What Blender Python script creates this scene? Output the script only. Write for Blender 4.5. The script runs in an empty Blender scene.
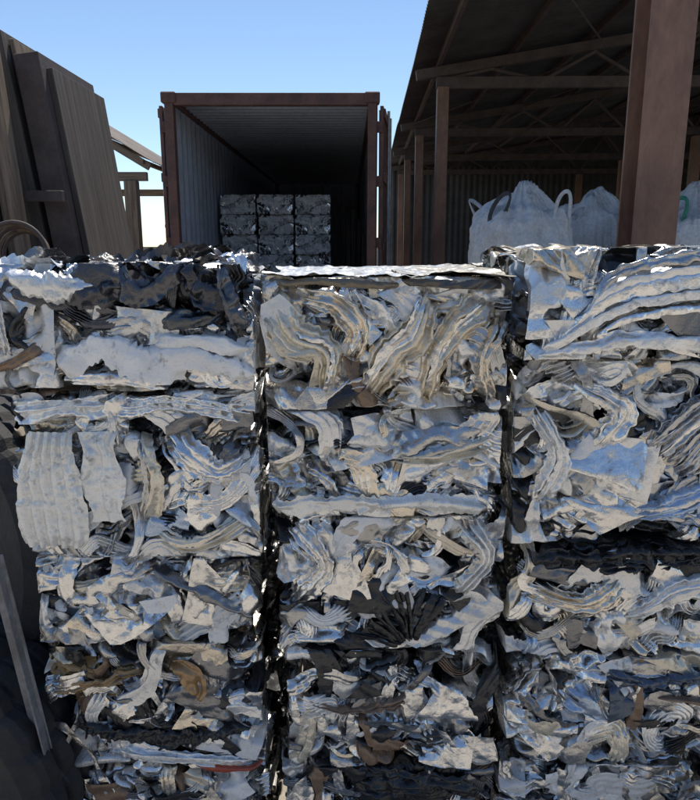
import bpy, math, random
import numpy as np
from mathutils import Vector, Matrix

scene = bpy.context.scene
COL = scene.collection

# ------------------------------------------------------------------ noise
def _hash(ix, iy, iz, seed):
    h = (ix.astype(np.int64)*374761393 + iy.astype(np.int64)*668265263 + iz.astype(np.int64)*2147483647 + seed*974634777) & 0xFFFFFFFF
    h = ((h ^ (h >> 13))*1274126177) & 0xFFFFFFFF
    h = ((h ^ (h >> 16))*2246822519) & 0xFFFFFFFF
    h = h ^ (h >> 15)
    return (h & 0xFFFFFF).astype(np.float64)/float(0xFFFFFF)*2-1

def vnoise(P, s, seed):
    Q = P*s
    I = np.floor(Q); f = Q-I
    f = f*f*f*(f*(f*6-15)+10)
    I = I.astype(np.int64)
    r = 0
    for dx in (0, 1):
        for dy in (0, 1):
            for dz in (0, 1):
                w = (f[..., 0] if dx else 1-f[..., 0])*(f[..., 1] if dy else 1-f[..., 1])*(f[..., 2] if dz else 1-f[..., 2])
                r = r + w*_hash(I[..., 0]+dx, I[..., 1]+dy, I[..., 2]+dz, seed)
    return r

def vnoise3(P, s, seed):
    return np.stack([vnoise(P, s, seed), vnoise(P, s, seed+11), vnoise(P, s, seed+23)], -1)

def tri(x):
    return np.abs(x-np.floor(x)-0.5)*4-1

def crumple(P, rng, n=5, f0=14, amp=1.0):
    """sum of triangle waves in random directions: foil-like creased facets"""
    h = 0; a = 1.0; f = f0; tot = 0
    for i in range(n):
        d = rng.normal(size=3); d /= np.linalg.norm(d)
        h = h+a*tri((P@d)*f+rng.random()*9+0.35*vnoise(P, f*0.7, int(rng.integers(9999))))
        tot += a
        a *= 0.66; f *= 1.5
    return amp*h/tot

# ------------------------------------------------------------------ mesh builder
class MB:
    def __init__(self):
        self.v = []; self.q = []; self.c = []; self.n = 0
    def grid(self, P, col):
        n, m = P.shape[:2]
        idx = np.arange(n*m).reshape(n, m)+self.n
        q = np.stack([idx[:-1, :-1], idx[1:, :-1], idx[1:, 1:], idx[:-1, 1:]], -1).reshape(-1, 4)
        self.v.append(P.reshape(-1, 3)); self.q.append(q)
        c = np.broadcast_to(np.asarray(col, float), (n, m, 4)).reshape(-1, 4)
        self.c.append(c); self.n += n*m
    def quads(self, V, Q, col):
        V = np.asarray(V, float).reshape(-1, 3); Q = np.asarray(Q).reshape(-1, 4)
        self.v.append(V); self.q.append(Q+self.n)
        self.c.append(np.broadcast_to(np.asarray(col, float), (len(V), 4))); self.n += len(V)
    def mesh(self, name, mat, smooth=True):
        V = np.concatenate(self.v); Q = np.concatenate(self.q); C = np.concatenate(self.c)
        me = bpy.data.meshes.new(name)
        me.vertices.add(len(V)); me.vertices.foreach_set('co', V.astype(np.float32).ravel())
        me.loops.add(Q.size); me.loops.foreach_set('vertex_index', Q.astype(np.int32).ravel())
        me.polygons.add(len(Q)); me.polygons.foreach_set('loop_start', np.arange(0, Q.size, 4, dtype=np.int32))
        me.update(calc_edges=True)
        me.polygons.foreach_set('use_smooth', np.full(len(Q), smooth, dtype=bool))
        ca = me.color_attributes.new('Col', 'FLOAT_COLOR', 'POINT')
        ca.data.foreach_set('color', C.astype(np.float32).ravel())
        me.materials.append(mat)
        return me

def obj(name, me, parent=None, loc=(0, 0, 0), rot=(0, 0, 0)):
    o = bpy.data.objects.new(name, me)
    o.location = loc; o.rotation_euler = rot
    COL.objects.link(o)
    if parent: o.parent = parent
    return o

def empty(name, loc=(0, 0, 0), rot=(0, 0, 0)):
    o = bpy.data.objects.new(name, None); o.location = loc; o.rotation_euler = rot
    o.empty_display_size = 0.1
    COL.objects.link(o); return o

def box(name, c, d, mat, parent=None, rot=(0, 0, 0), bevel=0.004):
    import bmesh
    bm = bmesh.new(); bmesh.ops.create_cube(bm, size=1)
    for v in bm.verts: v.co = Vector((v.co.x*d[0], v.co.y*d[1], v.co.z*d[2]))
    if bevel: bmesh.ops.bevel(bm, geom=bm.edges[:], offset=min(bevel, min(d)*0.3), segments=1, affect='EDGES')
    me = bpy.data.meshes.new(name); bm.to_mesh(me); bm.free(); me.materials.append(mat)
    return obj(name, me, parent, c, rot)

def beam(name, a, b, w, h, mat, parent=None, bevel=0.004):
    a = Vector(a); b = Vector(b); d = b-a
    o = box(name, (a+b)/2, (w, h, d.length), mat, parent, bevel=bevel)
    up = d.normalized()
    o.rotation_euler = up.to_track_quat('Z', 'Y').to_euler()
    return o

def tube(name, pts, r, mat, parent=None, res=3, cyclic=False):
    cu = bpy.data.curves.new(name, 'CURVE'); cu.dimensions = '3D'; cu.bevel_depth = r; cu.bevel_resolution = res
    sp = cu.splines.new('POLY'); sp.points.add(len(pts)-1)
    for i, p in enumerate(pts): sp.points[i].co = (*p, 1)
    sp.use_cyclic_u = cyclic
    cu.materials.append(mat)
    return obj(name, cu, parent)

def corrugated(name, P0, U, V, pitch, depth, mat, parent=None, trap=True, nV=2, sag=0.0):
    P0 = np.array(P0, float); U = np.array(U, float); V = np.array(V, float)
    L = np.linalg.norm(U); N = np.cross(U, V); N /= np.linalg.norm(N)
    us = []; hs = []
    k = int(L/pitch)
    if trap:
        for i in range(k+1):
            for a, h in ((0, 0), (.25, 0), (.5, 1), (.75, 1)):
                s = (i+a)*pitch
                if s <= L: us.append(s/L); hs.append(h)
        if us[-1] < .999: us.append(1.0); hs.append(0)
    else:
        n = k*8
        for i in range(n+1):
            us.append(i/n); hs.append(0.5+0.5*math.sin(i/8*2*math.pi))
    us = np.array(us); hs = np.array(hs)
    vs = np.linspace(0, 1, nV)
    P = P0+us[:, None, None]*U+vs[None, :, None]*V+(hs*depth)[:, None, None]*N
    if sag: P = P+N*(vnoise(P, 0.7, 5)*sag)[..., None]
    mb = MB(); mb.grid(P, (1, 1, 1, 1))
    return obj(name, mb.mesh(name, mat, smooth=not trap), parent)

# ------------------------------------------------------------------ materials
def newmat(name):
    m = bpy.data.materials.new(name); m.use_nodes = True
    nt = m.node_tree; b = nt.nodes['Principled BSDF']
    return m, nt, b

def N(nt, t, **kw):
    n = nt.nodes.new(t)
    for k, v in kw.items():
        if k in n.inputs.keys(): n.inputs[k].default_value = v
        else: setattr(n, k, v)
    return n

def mix(nt, fac, a, b, mode='MIX'):
    n = nt.nodes.new('ShaderNodeMix'); n.data_type = 'RGBA'; n.blend_type = mode
    for sock, val in ((n.inputs[0], fac), (n.inputs[6], a), (n.inputs[7], b)):
        if hasattr(val, 'is_output'): nt.links.new(val, sock)
        elif isinstance(val, (int, float)): sock.default_value = val
        else: sock.default_value = (*val[:3], 1)
    return n.outputs[2]

def ramp(nt, src, stops):
    r = nt.nodes.new('ShaderNodeValToRGB')
    el = r.color_ramp.elements
    while len(el) < len(stops): el.new(0.5)
    for e, (p, c) in zip(el, stops):
        e.position = p; e.color = (c, c, c, 1) if isinstance(c, (int, float)) else (*c[:3], 1)
    nt.links.new(src, r.inputs[0]); return r.outputs[0]

def generic(name, base, second, scale=6, rough=0.7, metal=0.0, bump=0.3, stretch=(1, 1, 1), lo=0.4, hi=0.65, dist=0.01):
    m, nt, b = newmat(name)
    tc = N(nt, 'ShaderNodeTexCoord'); mp = N(nt, 'ShaderNodeMapping'); mp.inputs['Scale'].default_value = stretch
    nt.links.new(tc.outputs['Object'], mp.inputs[0])
    n1 = N(nt, 'ShaderNodeTexNoise', Scale=scale, Detail=5.0, Roughness=0.65)
    n2 = N(nt, 'ShaderNodeTexNoise', Scale=scale*7, Detail=4.0, Roughness=0.7)
    nt.links.new(mp.outputs[0], n1.inputs[0]); nt.links.new(mp.outputs[0], n2.inputs[0])
    c = mix(nt, ramp(nt, n1.outputs[0], [(lo, 0.0), (hi, 1.0)]), base, second)
    c = mix(nt, 0.55, c, ramp(nt, n2.outputs[0], [(0.3, 0.45), (0.7, 1.0)]), 'MULTIPLY')
    nt.links.new(c, b.inputs['Base Color'])
    b.inputs['Roughness'].default_value = rough; b.inputs['Metallic'].default_value = metal
    bp = N(nt, 'ShaderNodeBump', Strength=bump, Distance=dist); nt.links.new(n2.outputs[0], bp.inputs['Height'])
    nt.links.new(bp.outputs[0], b.inputs['Normal'])
    return m

def scrap_material():
    m, nt, b = newmat('crushed_aluminium')
    at = N(nt, 'ShaderNodeAttribute', attribute_name='Col')
    tc = N(nt, 'ShaderNodeTexCoord')
    O = tc.outputs['Object']
    n1 = N(nt, 'ShaderNodeTexNoise', Scale=23.0, Detail=5.0, Roughness=0.75)
    n2 = N(nt, 'ShaderNodeTexNoise', Scale=130.0, Detail=2.0, Roughness=0.75)
    for n in (n1, n2): nt.links.new(O, n.inputs[0])
    vm = N(nt, 'ShaderNodeVectorMath', operation='SCALE'); nt.links.new(n1.outputs['Color'], vm.inputs[0]); vm.inputs['Scale'].default_value = 0.03
    va = N(nt, 'ShaderNodeVectorMath', operation='ADD'); nt.links.new(O, va.inputs[0]); nt.links.new(vm.outputs[0], va.inputs[1])
    v1 = N(nt, 'ShaderNodeTexVoronoi', feature='DISTANCE_TO_EDGE', Scale=21.0); nt.links.new(va.outputs[0], v1.inputs['Vector'])
    c = mix(nt, 1.0, at.outputs['Color'], ramp(nt, n2.outputs[0], [(0.25, 0.86), (0.5, 1.0)]), 'MULTIPLY')
    grime = ramp(nt, n1.outputs[0], [(0.57, 0.0), (0.70, 0.75)])
    c = mix(nt, grime, c, (0.12, 0.102, 0.082))
    nt.links.new(c, b.inputs['Base Color'])
    mm = N(nt, 'ShaderNodeMath', operation='MULTIPLY'); nt.links.new(at.outputs['Alpha'], mm.inputs[0])
    nt.links.new(ramp(nt, n1.outputs[0], [(0.57, 1.0), (0.70, 0.4)]), mm.inputs[1])
    nt.links.new(mm.outputs[0], b.inputs['Metallic'])
    nt.links.new(ramp(nt, n1.outputs[0], [(0.3, 0.14), (0.62, 0.36)]), b.inputs['Roughness'])
    b.inputs['Specular IOR Level'].default_value = 0.6
    b0 = N(nt, 'ShaderNodeBump', Strength=0.38, Distance=0.012); nt.links.new(v1.outputs[0], b0.inputs['Height'])
    nt.links.new(b0.outputs[0], b.inputs['Normal'])
    return m

SCRAP = scrap_material()
M_RUST = generic('rusted_red_paint', (0.18, 0.085, 0.062), (0.10, 0.05, 0.04), 5, 0.7, 0.0, 0.4)
M_COLUMN = generic('rust_primer_steel', (0.34, 0.185, 0.12), (0.20, 0.11, 0.075), 3, 0.65, 0.0, 0.4, (1, 1, 0.4))
M_CONT_IN = generic('container_inside_paint', (0.46, 0.50, 0.58), (0.30, 0.30, 0.31), 3, 0.55, 0.0, 0.3, (1, 1, 0.5), 0.5, 0.8)
M_CONT_RIB = generic('container_wall_paint', (0.20, 0.09, 0.07), (0.12, 0.06, 0.05), 3, 0.6)
M_PLY = generic('container_floor_plywood', (0.34, 0.27, 0.19), (0.20, 0.16, 0.12), 5, 0.8)
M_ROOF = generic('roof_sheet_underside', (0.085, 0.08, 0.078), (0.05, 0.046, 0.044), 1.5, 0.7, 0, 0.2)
M_ROOF2 = generic('weathered_roof_sheet', (0.24, 0.20, 0.17), (0.15, 0.12, 0.10), 2.5, 0.8, 0, 0.2)
M_STEEL = generic('dark_rusty_steel', (0.12, 0.09, 0.075), (0.075, 0.055, 0.047), 4, 0.7)
M_GALV = generic('galvanised_steel', (0.45, 0.46, 0.47), (0.28, 0.28, 0.28), 8, 0.5, 0.6)
M_BARG = generic('dull_steel_bar', (0.30, 0.30, 0.31), (0.17, 0.16, 0.15), 8, 0.6, 0.3)
M_WOOD = generic('weathered_timber', (0.34, 0.25, 0.17), (0.14, 0.10, 0.075), 6, 0.85, 0, 0.6, (4, 4, 0.25), 0.35, 0.65)
M_WOOD2 = generic('grey_timber', (0.17, 0.14, 0.115), (0.07, 0.058, 0.05), 6, 0.85, 0, 0.6, (5, 5, 0.2), 0.35, 0.65)
M_TAN = generic('yellow_timber', (0.45, 0.32, 0.16), (0.3, 0.2, 0.1), 6, 0.8, 0, 0.4, (4, 4, 0.3))
M_RUBBER = generic('black_rubber', (0.022, 0.022, 0.023), (0.045, 0.042, 0.038), 5, 0.75, 0, 0.5)
M_BAG = generic('woven_bag_fabric', (0.78, 0.79, 0.80), (0.64, 0.63, 0.61), 5, 0.6, 0, 0.5)
M_STRAP = generic('dark_webbing', (0.05, 0.055, 0.06), (0.09, 0.09, 0.09), 20, 0.8)
M_GREEN = generic('green_webbing', (0.06, 0.32, 0.22), (0.05, 0.22, 0.16), 20, 0.8)
M_CONC = generic('block_wall', (0.36, 0.31, 0.25), (0.26, 0.22, 0.18), 2, 0.9)
M_PLASTER = generic('dark_cladding', (0.12, 0.12, 0.12), (0.08, 0.08, 0.08), 0.8, 0.8)
M_DOOR = generic('steel_door_paint', (0.12, 0.14, 0.16), (0.09, 0.10, 0.11), 2, 0.6)
M_GROUND = generic('yard_concrete_dust', (0.50, 0.455, 0.39), (0.38, 0.34, 0.285), 0.9, 0.95, 0, 0.6, (1, 1, 1), 0.35, 0.7, 0.03)
M_BARK = generic('bark', (0.12, 0.09, 0.06), (0.07, 0.05, 0.035), 8, 0.9)

def leaf_mat():
    m, nt, b = newmat('leaves')
    at = N(nt, 'ShaderNodeAttribute', attribute_name='Col')
    nt.links.new(at.outputs['Color'], b.inputs['Base Color']); b.inputs['Roughness'].default_value = 0.6
    return m
M_LEAF = leaf_mat()

# ------------------------------------------------------------------ bale
SIL = (.95, .94, .92, 1.0); WHT = (.92, .91, .88, .55); CRM = (.84, .76, .61, .5); GRY = (.56, .56, .56, .95); MID = (.28, .28, .285, .8)
DRK = (.06, .06, .062, .6); BLK = (.020, .020, .022, .1); BRN = (.26, .17, .11, .2); TAN = (.50, .30, .11, 0)
BLU = (.55, .66, .82, .7); RED = (.35, .07, .04, 0); CHAMP = (.86, .78, .66, .98); PNT = (.89, .88, .85, .05)
WD = (.93, .93, .93, 0)
NAMES = [SIL, WHT, GRY, MID, CRM, DRK, BRN, BLU, CHAMP, PNT]
PAL = {
 'mix':   (NAMES, [.36, .15, .13, .06, .04, .07, .010, .02, .06, .10]),
 'cream': (NAMES, [.24, .12, .08, .05, .18, .05, .01, .01, .20, .06]),
 'white': (NAMES, [.36, .20, .10, .045, .035, .055, .002, .015, .04, .15]),
 'dark':  (NAMES, [.34, .14, .13, .09, .035, .13, .025, .01, .05, .06]),
 'paint': ([WD, PNT, SIL, MID, DRK], [.66, .14, .10, .05, .05]),
}

def pick(rng, pal, jit=0.12):
    cs, w = PAL[pal]; c = np.array(cs[rng.choice(len(cs), p=np.array(w)/sum(w))], float)
    c[:3] *= 1+rng.uniform(-jit*1.8, 0)
    return c

def catmull(pts, n):
    pts = np.array(pts, float); P = np.vstack([2*pts[0]-pts[1], pts, 2*pts[-1]-pts[-2]])
    out = []
    k = len(pts)-1
    for t in np.linspace(0, k-1e-6, n):
        i = int(t); f = t-i; a, b, c, d = P[i:i+4]
        out.append(0.5*((2*b)+(-a+c)*f+(2*a-5*b+4*c-d)*f*f+(-a+3*b-3*c+d)*f**3))
    return np.array(out)

class Bale:
    def __init__(self, W, H, D, seed, pal='mix', feats=(), ns=56, ne=13, res=0.003, sc=1.0):
        self.W, self.H, self.D = W, H, D; self.pal = pal; self.feats = feats
        self.rng = np.random.default_rng(seed); self.seed = seed
        self.mb = MB(); self.cl = .020
        k = H/.33
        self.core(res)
        for i in range(int(ne*k)): self.edge_group()
        for i in range(int(ns*k)):
            r = self.rng.random()
            late = i >= ns*k*.6
            if r < .42: self.panel((.75 if late else 1.15)*sc)
            else: self.ribbon(sc*(.8 if late else 1.0))
        for i in range(14): self.top_sheet()
        self.cl = .042
    def colour(self, x, z, y=None):
        for f in self.feats:
            u, v, ru, rv, c = f
            if ((x-u)/ru)**2+((z-v)/rv)**2 < 1 and self.rng.random() < .85:
                c = np.array(c, float); c[:3] *= 1+self.rng.uniform(-.2, .05); return c
        return pick(self.rng, self.pal)
    def core(self, res):
        W, H, D = self.W, self.H, self.D; rng = self.rng
        hs = np.array([W/2, D/2, H/2])-0.012; r = 0.03
        NP = 70
        C = rng.uniform(-1, 1, (NP, 3))*hs
        C[:50, 1] = -hs[1]+rng.uniform(0, .05, 50)
        dirs = rng.normal(size=(NP, 3)); dirs[:, 1] *= 0.25; dirs /= np.linalg.norm(dirs, axis=1)[:, None]
        strd = rng.normal(size=(NP, 3)); strd[:, 1] *= .3; strd /= np.linalg.norm(strd, axis=1)[:, None]
        wl = rng.uniform(.012, .04, NP); off = rng.uniform(-.09, -.012, NP); amp = rng.uniform(.004, .012, NP)
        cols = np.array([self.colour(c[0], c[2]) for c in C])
        cols[:, :3] *= .6  # inner core darkened: shade of the crevices painted in, along with grime
        sd = self.seed*100
        cr = np.random.default_rng(self.seed+5)
        state = cr.bit_generator.state
        def disp(p):
            w = p+vnoise3(p, 9, sd)*0.035+vnoise3(p, 26, sd+50)*0.008
            sh = p.shape[:-1]; w2 = w.reshape(-1, 3)
            d = w2[:, None, :]-C[None]
            dl = (d*strd[None]).sum(-1)
            dist = np.sqrt(np.maximum((d**2).sum(-1)-0.75*dl**2, 1e-9))
            o = np.partition(dist, 1, axis=1)[:, :2]; k = dist.argmin(1)
            gap = o[:, 1]-o[:, 0]
            ph = (w2*dirs[k]).sum(-1)/wl[k]
            s = np.sin(ph*2*np.pi)
            fold = np.sign(s)*np.abs(s)**0.6
            h = off[k]+amp[k]*fold-0.055*np.exp(-gap/0.008)
            cr.bit_generator.state = state
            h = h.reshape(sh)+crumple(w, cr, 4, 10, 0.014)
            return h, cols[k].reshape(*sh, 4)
        def face(ax, sg, ra, rb):
            a, b = [i for i in range(3) if i != ax]
            A = np.linspace(-hs[a], hs[a], max(8, int(2*hs[a]/ra))); B = np.linspace(-hs[b], hs[b], max(8, int(2*hs[b]/rb)))
            P = np.zeros((len(A), len(B), 3)); P[..., a] = A[:, None]; P[..., b] = B[None]; P[..., ax] = sg*hs[ax]
            inner = np.clip(P, -(hs-r), hs-r); n = P-inner; n /= np.linalg.norm(n, axis=-1)[..., None]
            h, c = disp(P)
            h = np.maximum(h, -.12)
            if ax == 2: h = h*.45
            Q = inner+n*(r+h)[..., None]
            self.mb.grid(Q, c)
        face(1, -1, res, res); face(1, 1, .012, .012)
        face(0, -1, .008, .006); face(0, 1, .008, .006)
        face(2, 1, .006, .006); face(2, -1, .014, .014)
    def place(self, P, col):
        P = P.copy()
        lx, lz = self.W/2-.002, self.H/2-.002
        # pressed sides: uneven limit so that the outline is not a clean rectangle
        lx = lx+.009*vnoise(P*np.array([0, 1, 1]), 11, self.seed); lz = lz+.005*vnoise(P*np.array([1, 1, 0]), 11, self.seed+1)
        ox = np.maximum(np.abs(P[..., 0])-lx, 0); oz = np.maximum(np.abs(P[..., 2])-lz, 0)
        P[..., 0] = np.sign(P[..., 0])*(np.minimum(np.abs(P[..., 0]), lx)+.10*ox); P[..., 2] = np.sign(P[..., 2])*(np.minimum(np.abs(P[..., 2]), lz)+.06*oz)
        P[..., 1] += ox*1.0+oz*1.0
        yl = -(self.D/2)-self.cl+0.012
        P[..., 1] = np.where(P[..., 1] < yl, yl+(P[..., 1]-yl)*0.18, P[..., 1])
        c = np.broadcast_to(np.asarray(col, float), (*P.shape[:2], 4)).copy()
        v = 1+.08*vnoise(P, 22, 7)
        c[..., :3] = np.minimum(c[..., :3]*v[..., None], .95)
        self.mb.grid(P, c)
    def strip(self, path, w, col, tilt0=0., tilt1=0., ribs=0, ribamp=.004, arc=0.0, cr=.005, nW=None, f=None, step=.0040, edge=.12, sharp=0, tiltn=0., bias=.05):
        rng = self.rng
        n = len(path)
        T = np.gradient(path, axis=0); T /= np.linalg.norm(T, axis=1)[:, None]+1e-9
        Y = np.array([0, -1, 0.])
        B = np.cross(T, Y); B /= np.linalg.norm(B, axis=1)[:, None]+1e-9
        Nn = np.cross(B, T)
        Nn = np.where((Nn[:, 1:2] > 0), -Nn, Nn)
        s = np.linspace(0, 1, n)
        tau = tilt0+(tilt1-tilt0)*s+tiltn*np.sin(s*rng.uniform(4, 10)+rng.uniform(0, 6))-bias*B[:, 2]
        B2 = B*np.cos(tau)[:, None]+Nn*np.sin(tau)[:, None]; N2 = -B*np.sin(tau)[:, None]+Nn*np.cos(tau)[:, None]
        nW = nW or max(10, int(w/step), ribs*8)
        u = np.linspace(-1, 1, nW)
        prof = arc*(1-u**2)
        wob = np.stack([s*9+rng.uniform(0, 99), np.zeros(n), np.zeros(n)], -1)
        if ribs:
            uw = u+.25*np.sin(u*2.3+rng.uniform(0, 6))/max(1, ribs*.6)
            ph = (uw*ribs*np.pi+rng.uniform(0, 6))[None]+(.9*vnoise(wob, .8, 77))[:, None]
            am = (1+.5*vnoise(wob, .7, 78))[:, None]
            rp = ribamp*am*(np.tanh(2.5*np.sin(ph)) if sharp else np.sin(ph))
        else: rp = np.zeros((n, nW))
        prof = prof[None]+rp
        wv = w*(1+0.22*np.sin(s*rng.uniform(3, 9)+rng.uniform(0, 6)))
        eg = 1+edge*vnoise(wob, 3, 5)
        P = path[:, None, :]+B2[:, None, :]*(u[None, :, None]*(wv*eg)[:, None, None]*0.5)+N2[:, None, :]*prof[..., None]
        if cr > 0:
            c = crumple(P+rng.uniform(-5, 5, 3), rng, 4, f or rng.uniform(9, 22), cr)
            P = P+N2[:, None, :]*c[..., None]+vnoise3(P, 12, int(rng.integers(9999)))*cr*.6
        self.place(P, col)
    def ribbon(self, sc=1.0):
        rng = self.rng; W, H, D = self.W, self.H, self.D
        cx = rng.uniform(-.49, .49)*W; cz = rng.uniform(-.49, .49)*H
        L = rng.uniform(.12, .40)*sc; w = rng.uniform(.020, .080)*sc
        n = int(L/.004)+6
        ang = rng.normal(0, .7)+(math.pi/2 if rng.random() < .3 else 0)
        s = np.linspace(-.5, .5, n)
        a = ang+rng.normal(0, 1.8)*s+rng.normal(0, .4)*np.sin(s*rng.uniform(6, 12))
        if rng.random() < .35:  # a hard kink, the strip is folded over
            a = a+rng.choice([-1, 1])*rng.uniform(.6, 2.0)/(1+np.exp(-(s-rng.uniform(-.3, .3))*70))
        dx = np.cos(a)*L/n; dz = np.sin(a)*L/n
        x = np.cumsum(dx); z = np.cumsum(dz); x += cx-x.mean(); z += cz-z.mean()
        y = -D/2+0.012-rng.uniform(-.012, .024)+0.05*np.abs(2*s)**3+0.014*np.sin(s*rng.uniform(4, 14)+rng.uniform(0, 6))
        col = self.colour(cx, cz)
        self.strip(np.stack([x, y, z], -1), w, col, rng.normal(0, .8), rng.normal(0, .8),
                   ribs=int(rng.choice([0, 1, 2, 2, 3, 4, 5])), ribamp=rng.uniform(.003, .008), arc=rng.uniform(-.004, .02)*w/.06, cr=rng.choice([.001, .003, .006, .011]), sharp=rng.random() < .6, tiltn=rng.uniform(0, .7))
    def panel(self, sc=1.0):
        """stiff sheet folded along a few straight, sharp creases and slightly rolled"""
        rng = self.rng; W, H, D = self.W, self.H, self.D
        cx = rng.uniform(-.49, .49)*W; cz = rng.uniform(-.49, .49)*H
        L = rng.uniform(.07, .26)*sc; w = rng.uniform(.04, .13)*sc
        n = max(10, int(L/.0033)); m = max(8, int(w/.0033))
        A = np.linspace(-.5, .5, n); B = np.linspace(-.5, .5, m)
        a, b = np.meshgrid(A, B, indexing='ij')
        sk = rng.uniform(-.6, .6); tp = rng.uniform(-.5, .5)
        x = a*L+b*w*sk; y0 = b*w*(1+tp*a*2)
        h = 0
        for k in range(int(rng.integers(2, 5))):
            th = rng.normal(.6 if k else 1.4, .7); fr = rng.uniform(6, 28); ph = rng.random()*2
            q = (x*math.cos(th)+y0*math.sin(th))*fr+ph+.10*np.sin(y0*30+ph)
            h = h+(tri(q) if rng.random() < .8 else np.sin(q*6.28))*rng.uniform(.006, .018)*min(1.0, 12/fr)
        tx, ty = rng.normal(0, .35), rng.normal(-.22, .48)
        h = h+x*tx+y0*ty
        an = rng.normal(0, .6)
        P = np.zeros((n, m, 3))
        P[..., 0] = cx+x*math.cos(an)-y0*math.sin(an); P[..., 2] = cz+x*math.sin(an)+y0*math.cos(an)
        P[..., 1] = -D/2+.012-rng.uniform(-.014, .016)-h+.03*(np.abs(2*a)**6+np.abs(2*b)**6)*(rng.random() < .6)
        P += vnoise3(P, 14, int(rng.integers(9999)))*.005
        if rng.random() < .4: P[..., 1] += crumple(P+rng.uniform(-5, 5, 3), rng, 4, 16, .008)
        self.place(P, self.colour(cx, cz))
    def edge_group(self):
        rng = self.rng; W, H, D = self.W, self.H, self.D
        cx = rng.uniform(-.45, .45)*W; cz = rng.uniform(-.47, .47)*H
        L = rng.uniform(.07, .26); n = int(L/.0045)
        ang = rng.normal(0, .5); s = np.linspace(0, 1, n)
        q = np.stack([s*L*3+rng.uniform(0, 99), np.full(n, rng.uniform(0, 99)), np.zeros(n)], -1)
        a = ang+1.2*vnoise(q, rng.uniform(3, 8), 3)+0.5*tri(s*L*rng.uniform(12, 30)+rng.random())
        x = np.cumsum(np.cos(a))*L/n; z = np.cumsum(np.sin(a))*L/n; x += cx-x.mean(); z += cz-z.mean()
        nx, nz = -np.sin(a), np.cos(a)
        K = int(rng.integers(2, 6)); sp = rng.uniform(.006, .013)
        col = self.colour(cx, cz)
        m = 6; t = np.linspace(0, 1, m)
        for k in range(K):
            i0 = int(rng.integers(0, max(1, n//4))); i1 = n-int(rng.integers(0, max(1, n//4)))
            o = (k-K/2)*sp*(1+.4*vnoise(q, 7, k+3))
            dep = rng.uniform(.03, .055)
            y0 = -D/2+0.004+rng.uniform(-.014, .010)+.010*vnoise(q, 6, 9+k)+.03*np.abs(2*s-1)**4
            tl = rng.normal(.010, .010)
            P = np.zeros((n, m, 3))
            P[..., 0] = (x+nx*o)[:, None]; P[..., 2] = (z+nz*o)[:, None]+tl*t[None]
            P[..., 1] = y0[:, None]+t[None]*dep
            P[:, 0, 2] -= .004; P[:, 0, 1] += .002
            P += vnoise3(P, 40, int(rng.integers(9999)))*.003
            P = P[i0:i1]
            if len(P) < 4: continue
            self.place(P, col if rng.random() < .75 else self.colour(cx, cz))
    def top_sheet(self):
        rng = self.rng; W, H, D = self.W, self.H, self.D
        cx = rng.uniform(-.4, .4)*W; cy = rng.uniform(-.45, .4)*D
        L = rng.uniform(.1, .3); w = rng.uniform(.05, .16)
        n = int(L/.01)+4; m = int(w/.01)+4
        A = np.linspace(-.5, .5, n)*L; B = np.linspace(-.5, .5, m)*w; an = rng.uniform(0, 3.14)
        P = np.zeros((n, m, 3)); P[..., 0] = cx+A[:, None]*math.cos(an)-B[None]*math.sin(an); P[..., 1] = cy+A[:, None]*math.sin(an)+B[None]*math.cos(an)
        P[..., 2] = H/2-rng.uniform(0.004, .016)-.02*np.abs(A[:, None]/L*2)**3
        P[..., 2] += crumple(P+rng.uniform(-5, 5, 3), rng, 4, 9, .016)
        ox = np.maximum(np.abs(P[..., 0])-W/2+.01, 0); P[..., 0] -= np.sign(P[..., 0])*ox; oy = np.maximum(np.abs(P[..., 1])-D/2, 0); P[..., 1] -= np.sign(P[..., 1])*oy
        P[..., 2] -= ox+oy
        self.mb.grid(P, self.colour(9, 9))
    def band(self, pts, w, col, ribs=0, ribamp=.005, arc=.01, cr=.003, t0=0., t1=0., yo=0.02, dive=0.03, f=None, edge=.08, sharp=1, bias=.08):
        L = np.sum(np.linalg.norm(np.diff(np.array(pts, float), axis=0), axis=1)); n = int(L/.0035)+8
        c = catmull(pts, n); s = np.linspace(-1, 1, n)
        y = -self.D/2-yo+0.012+dive*np.abs(s)**5
        self.strip(np.stack([c[:, 0], y, c[:, 1]], -1), w, col, t0, t1, ribs, ribamp, arc, cr, nW=max(14, int(w/.0035), ribs*9), f=f, edge=edge, sharp=sharp, bias=bias)
    def swoop(self, pts, w, col, k=4, spread=.02, **kw):
        """one wide sheet, pleated along its length with uneven smooth folds, plus narrower sheets lying over it"""
        P = np.array(pts, float); rng = self.rng
        T = np.gradient(P, axis=0); T /= np.linalg.norm(T, axis=1)[:, None]; Nn = np.stack([-T[:, 1], T[:, 0]], -1)
        W = k*spread+w*.3
        c0 = np.array(col, float); c0[:3] *= .95
        self.band(P, W, c0, ribs=k, ribamp=rng.uniform(.006, .011), arc=.014, cr=.004, yo=.026, edge=.15, sharp=0, dive=.04)
        for i in range(max(1, k-2)):
            o = (i-(k-1)/2)*spread+rng.uniform(0, .02)
            c = np.array([col, SIL, GRY, col][int(rng.integers(4))], float); c[:3] *= rng.uniform(.75, 1.0)
            q0 = rng.integers(0, 2)
            Q = P[q0:] if len(P) > 3 else P
            No = Nn[q0:] if len(P) > 3 else Nn
            self.band(Q+No*o+rng.normal(0, .008, Q.shape), w*rng.uniform(.5, 1.1), c, ribs=1, ribamp=.003, arc=.008, cr=.005, t0=rng.uniform(.3, 1.0), t1=rng.uniform(-.2, .8), yo=.034+rng.uniform(-.004, .006), edge=.3)
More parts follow.
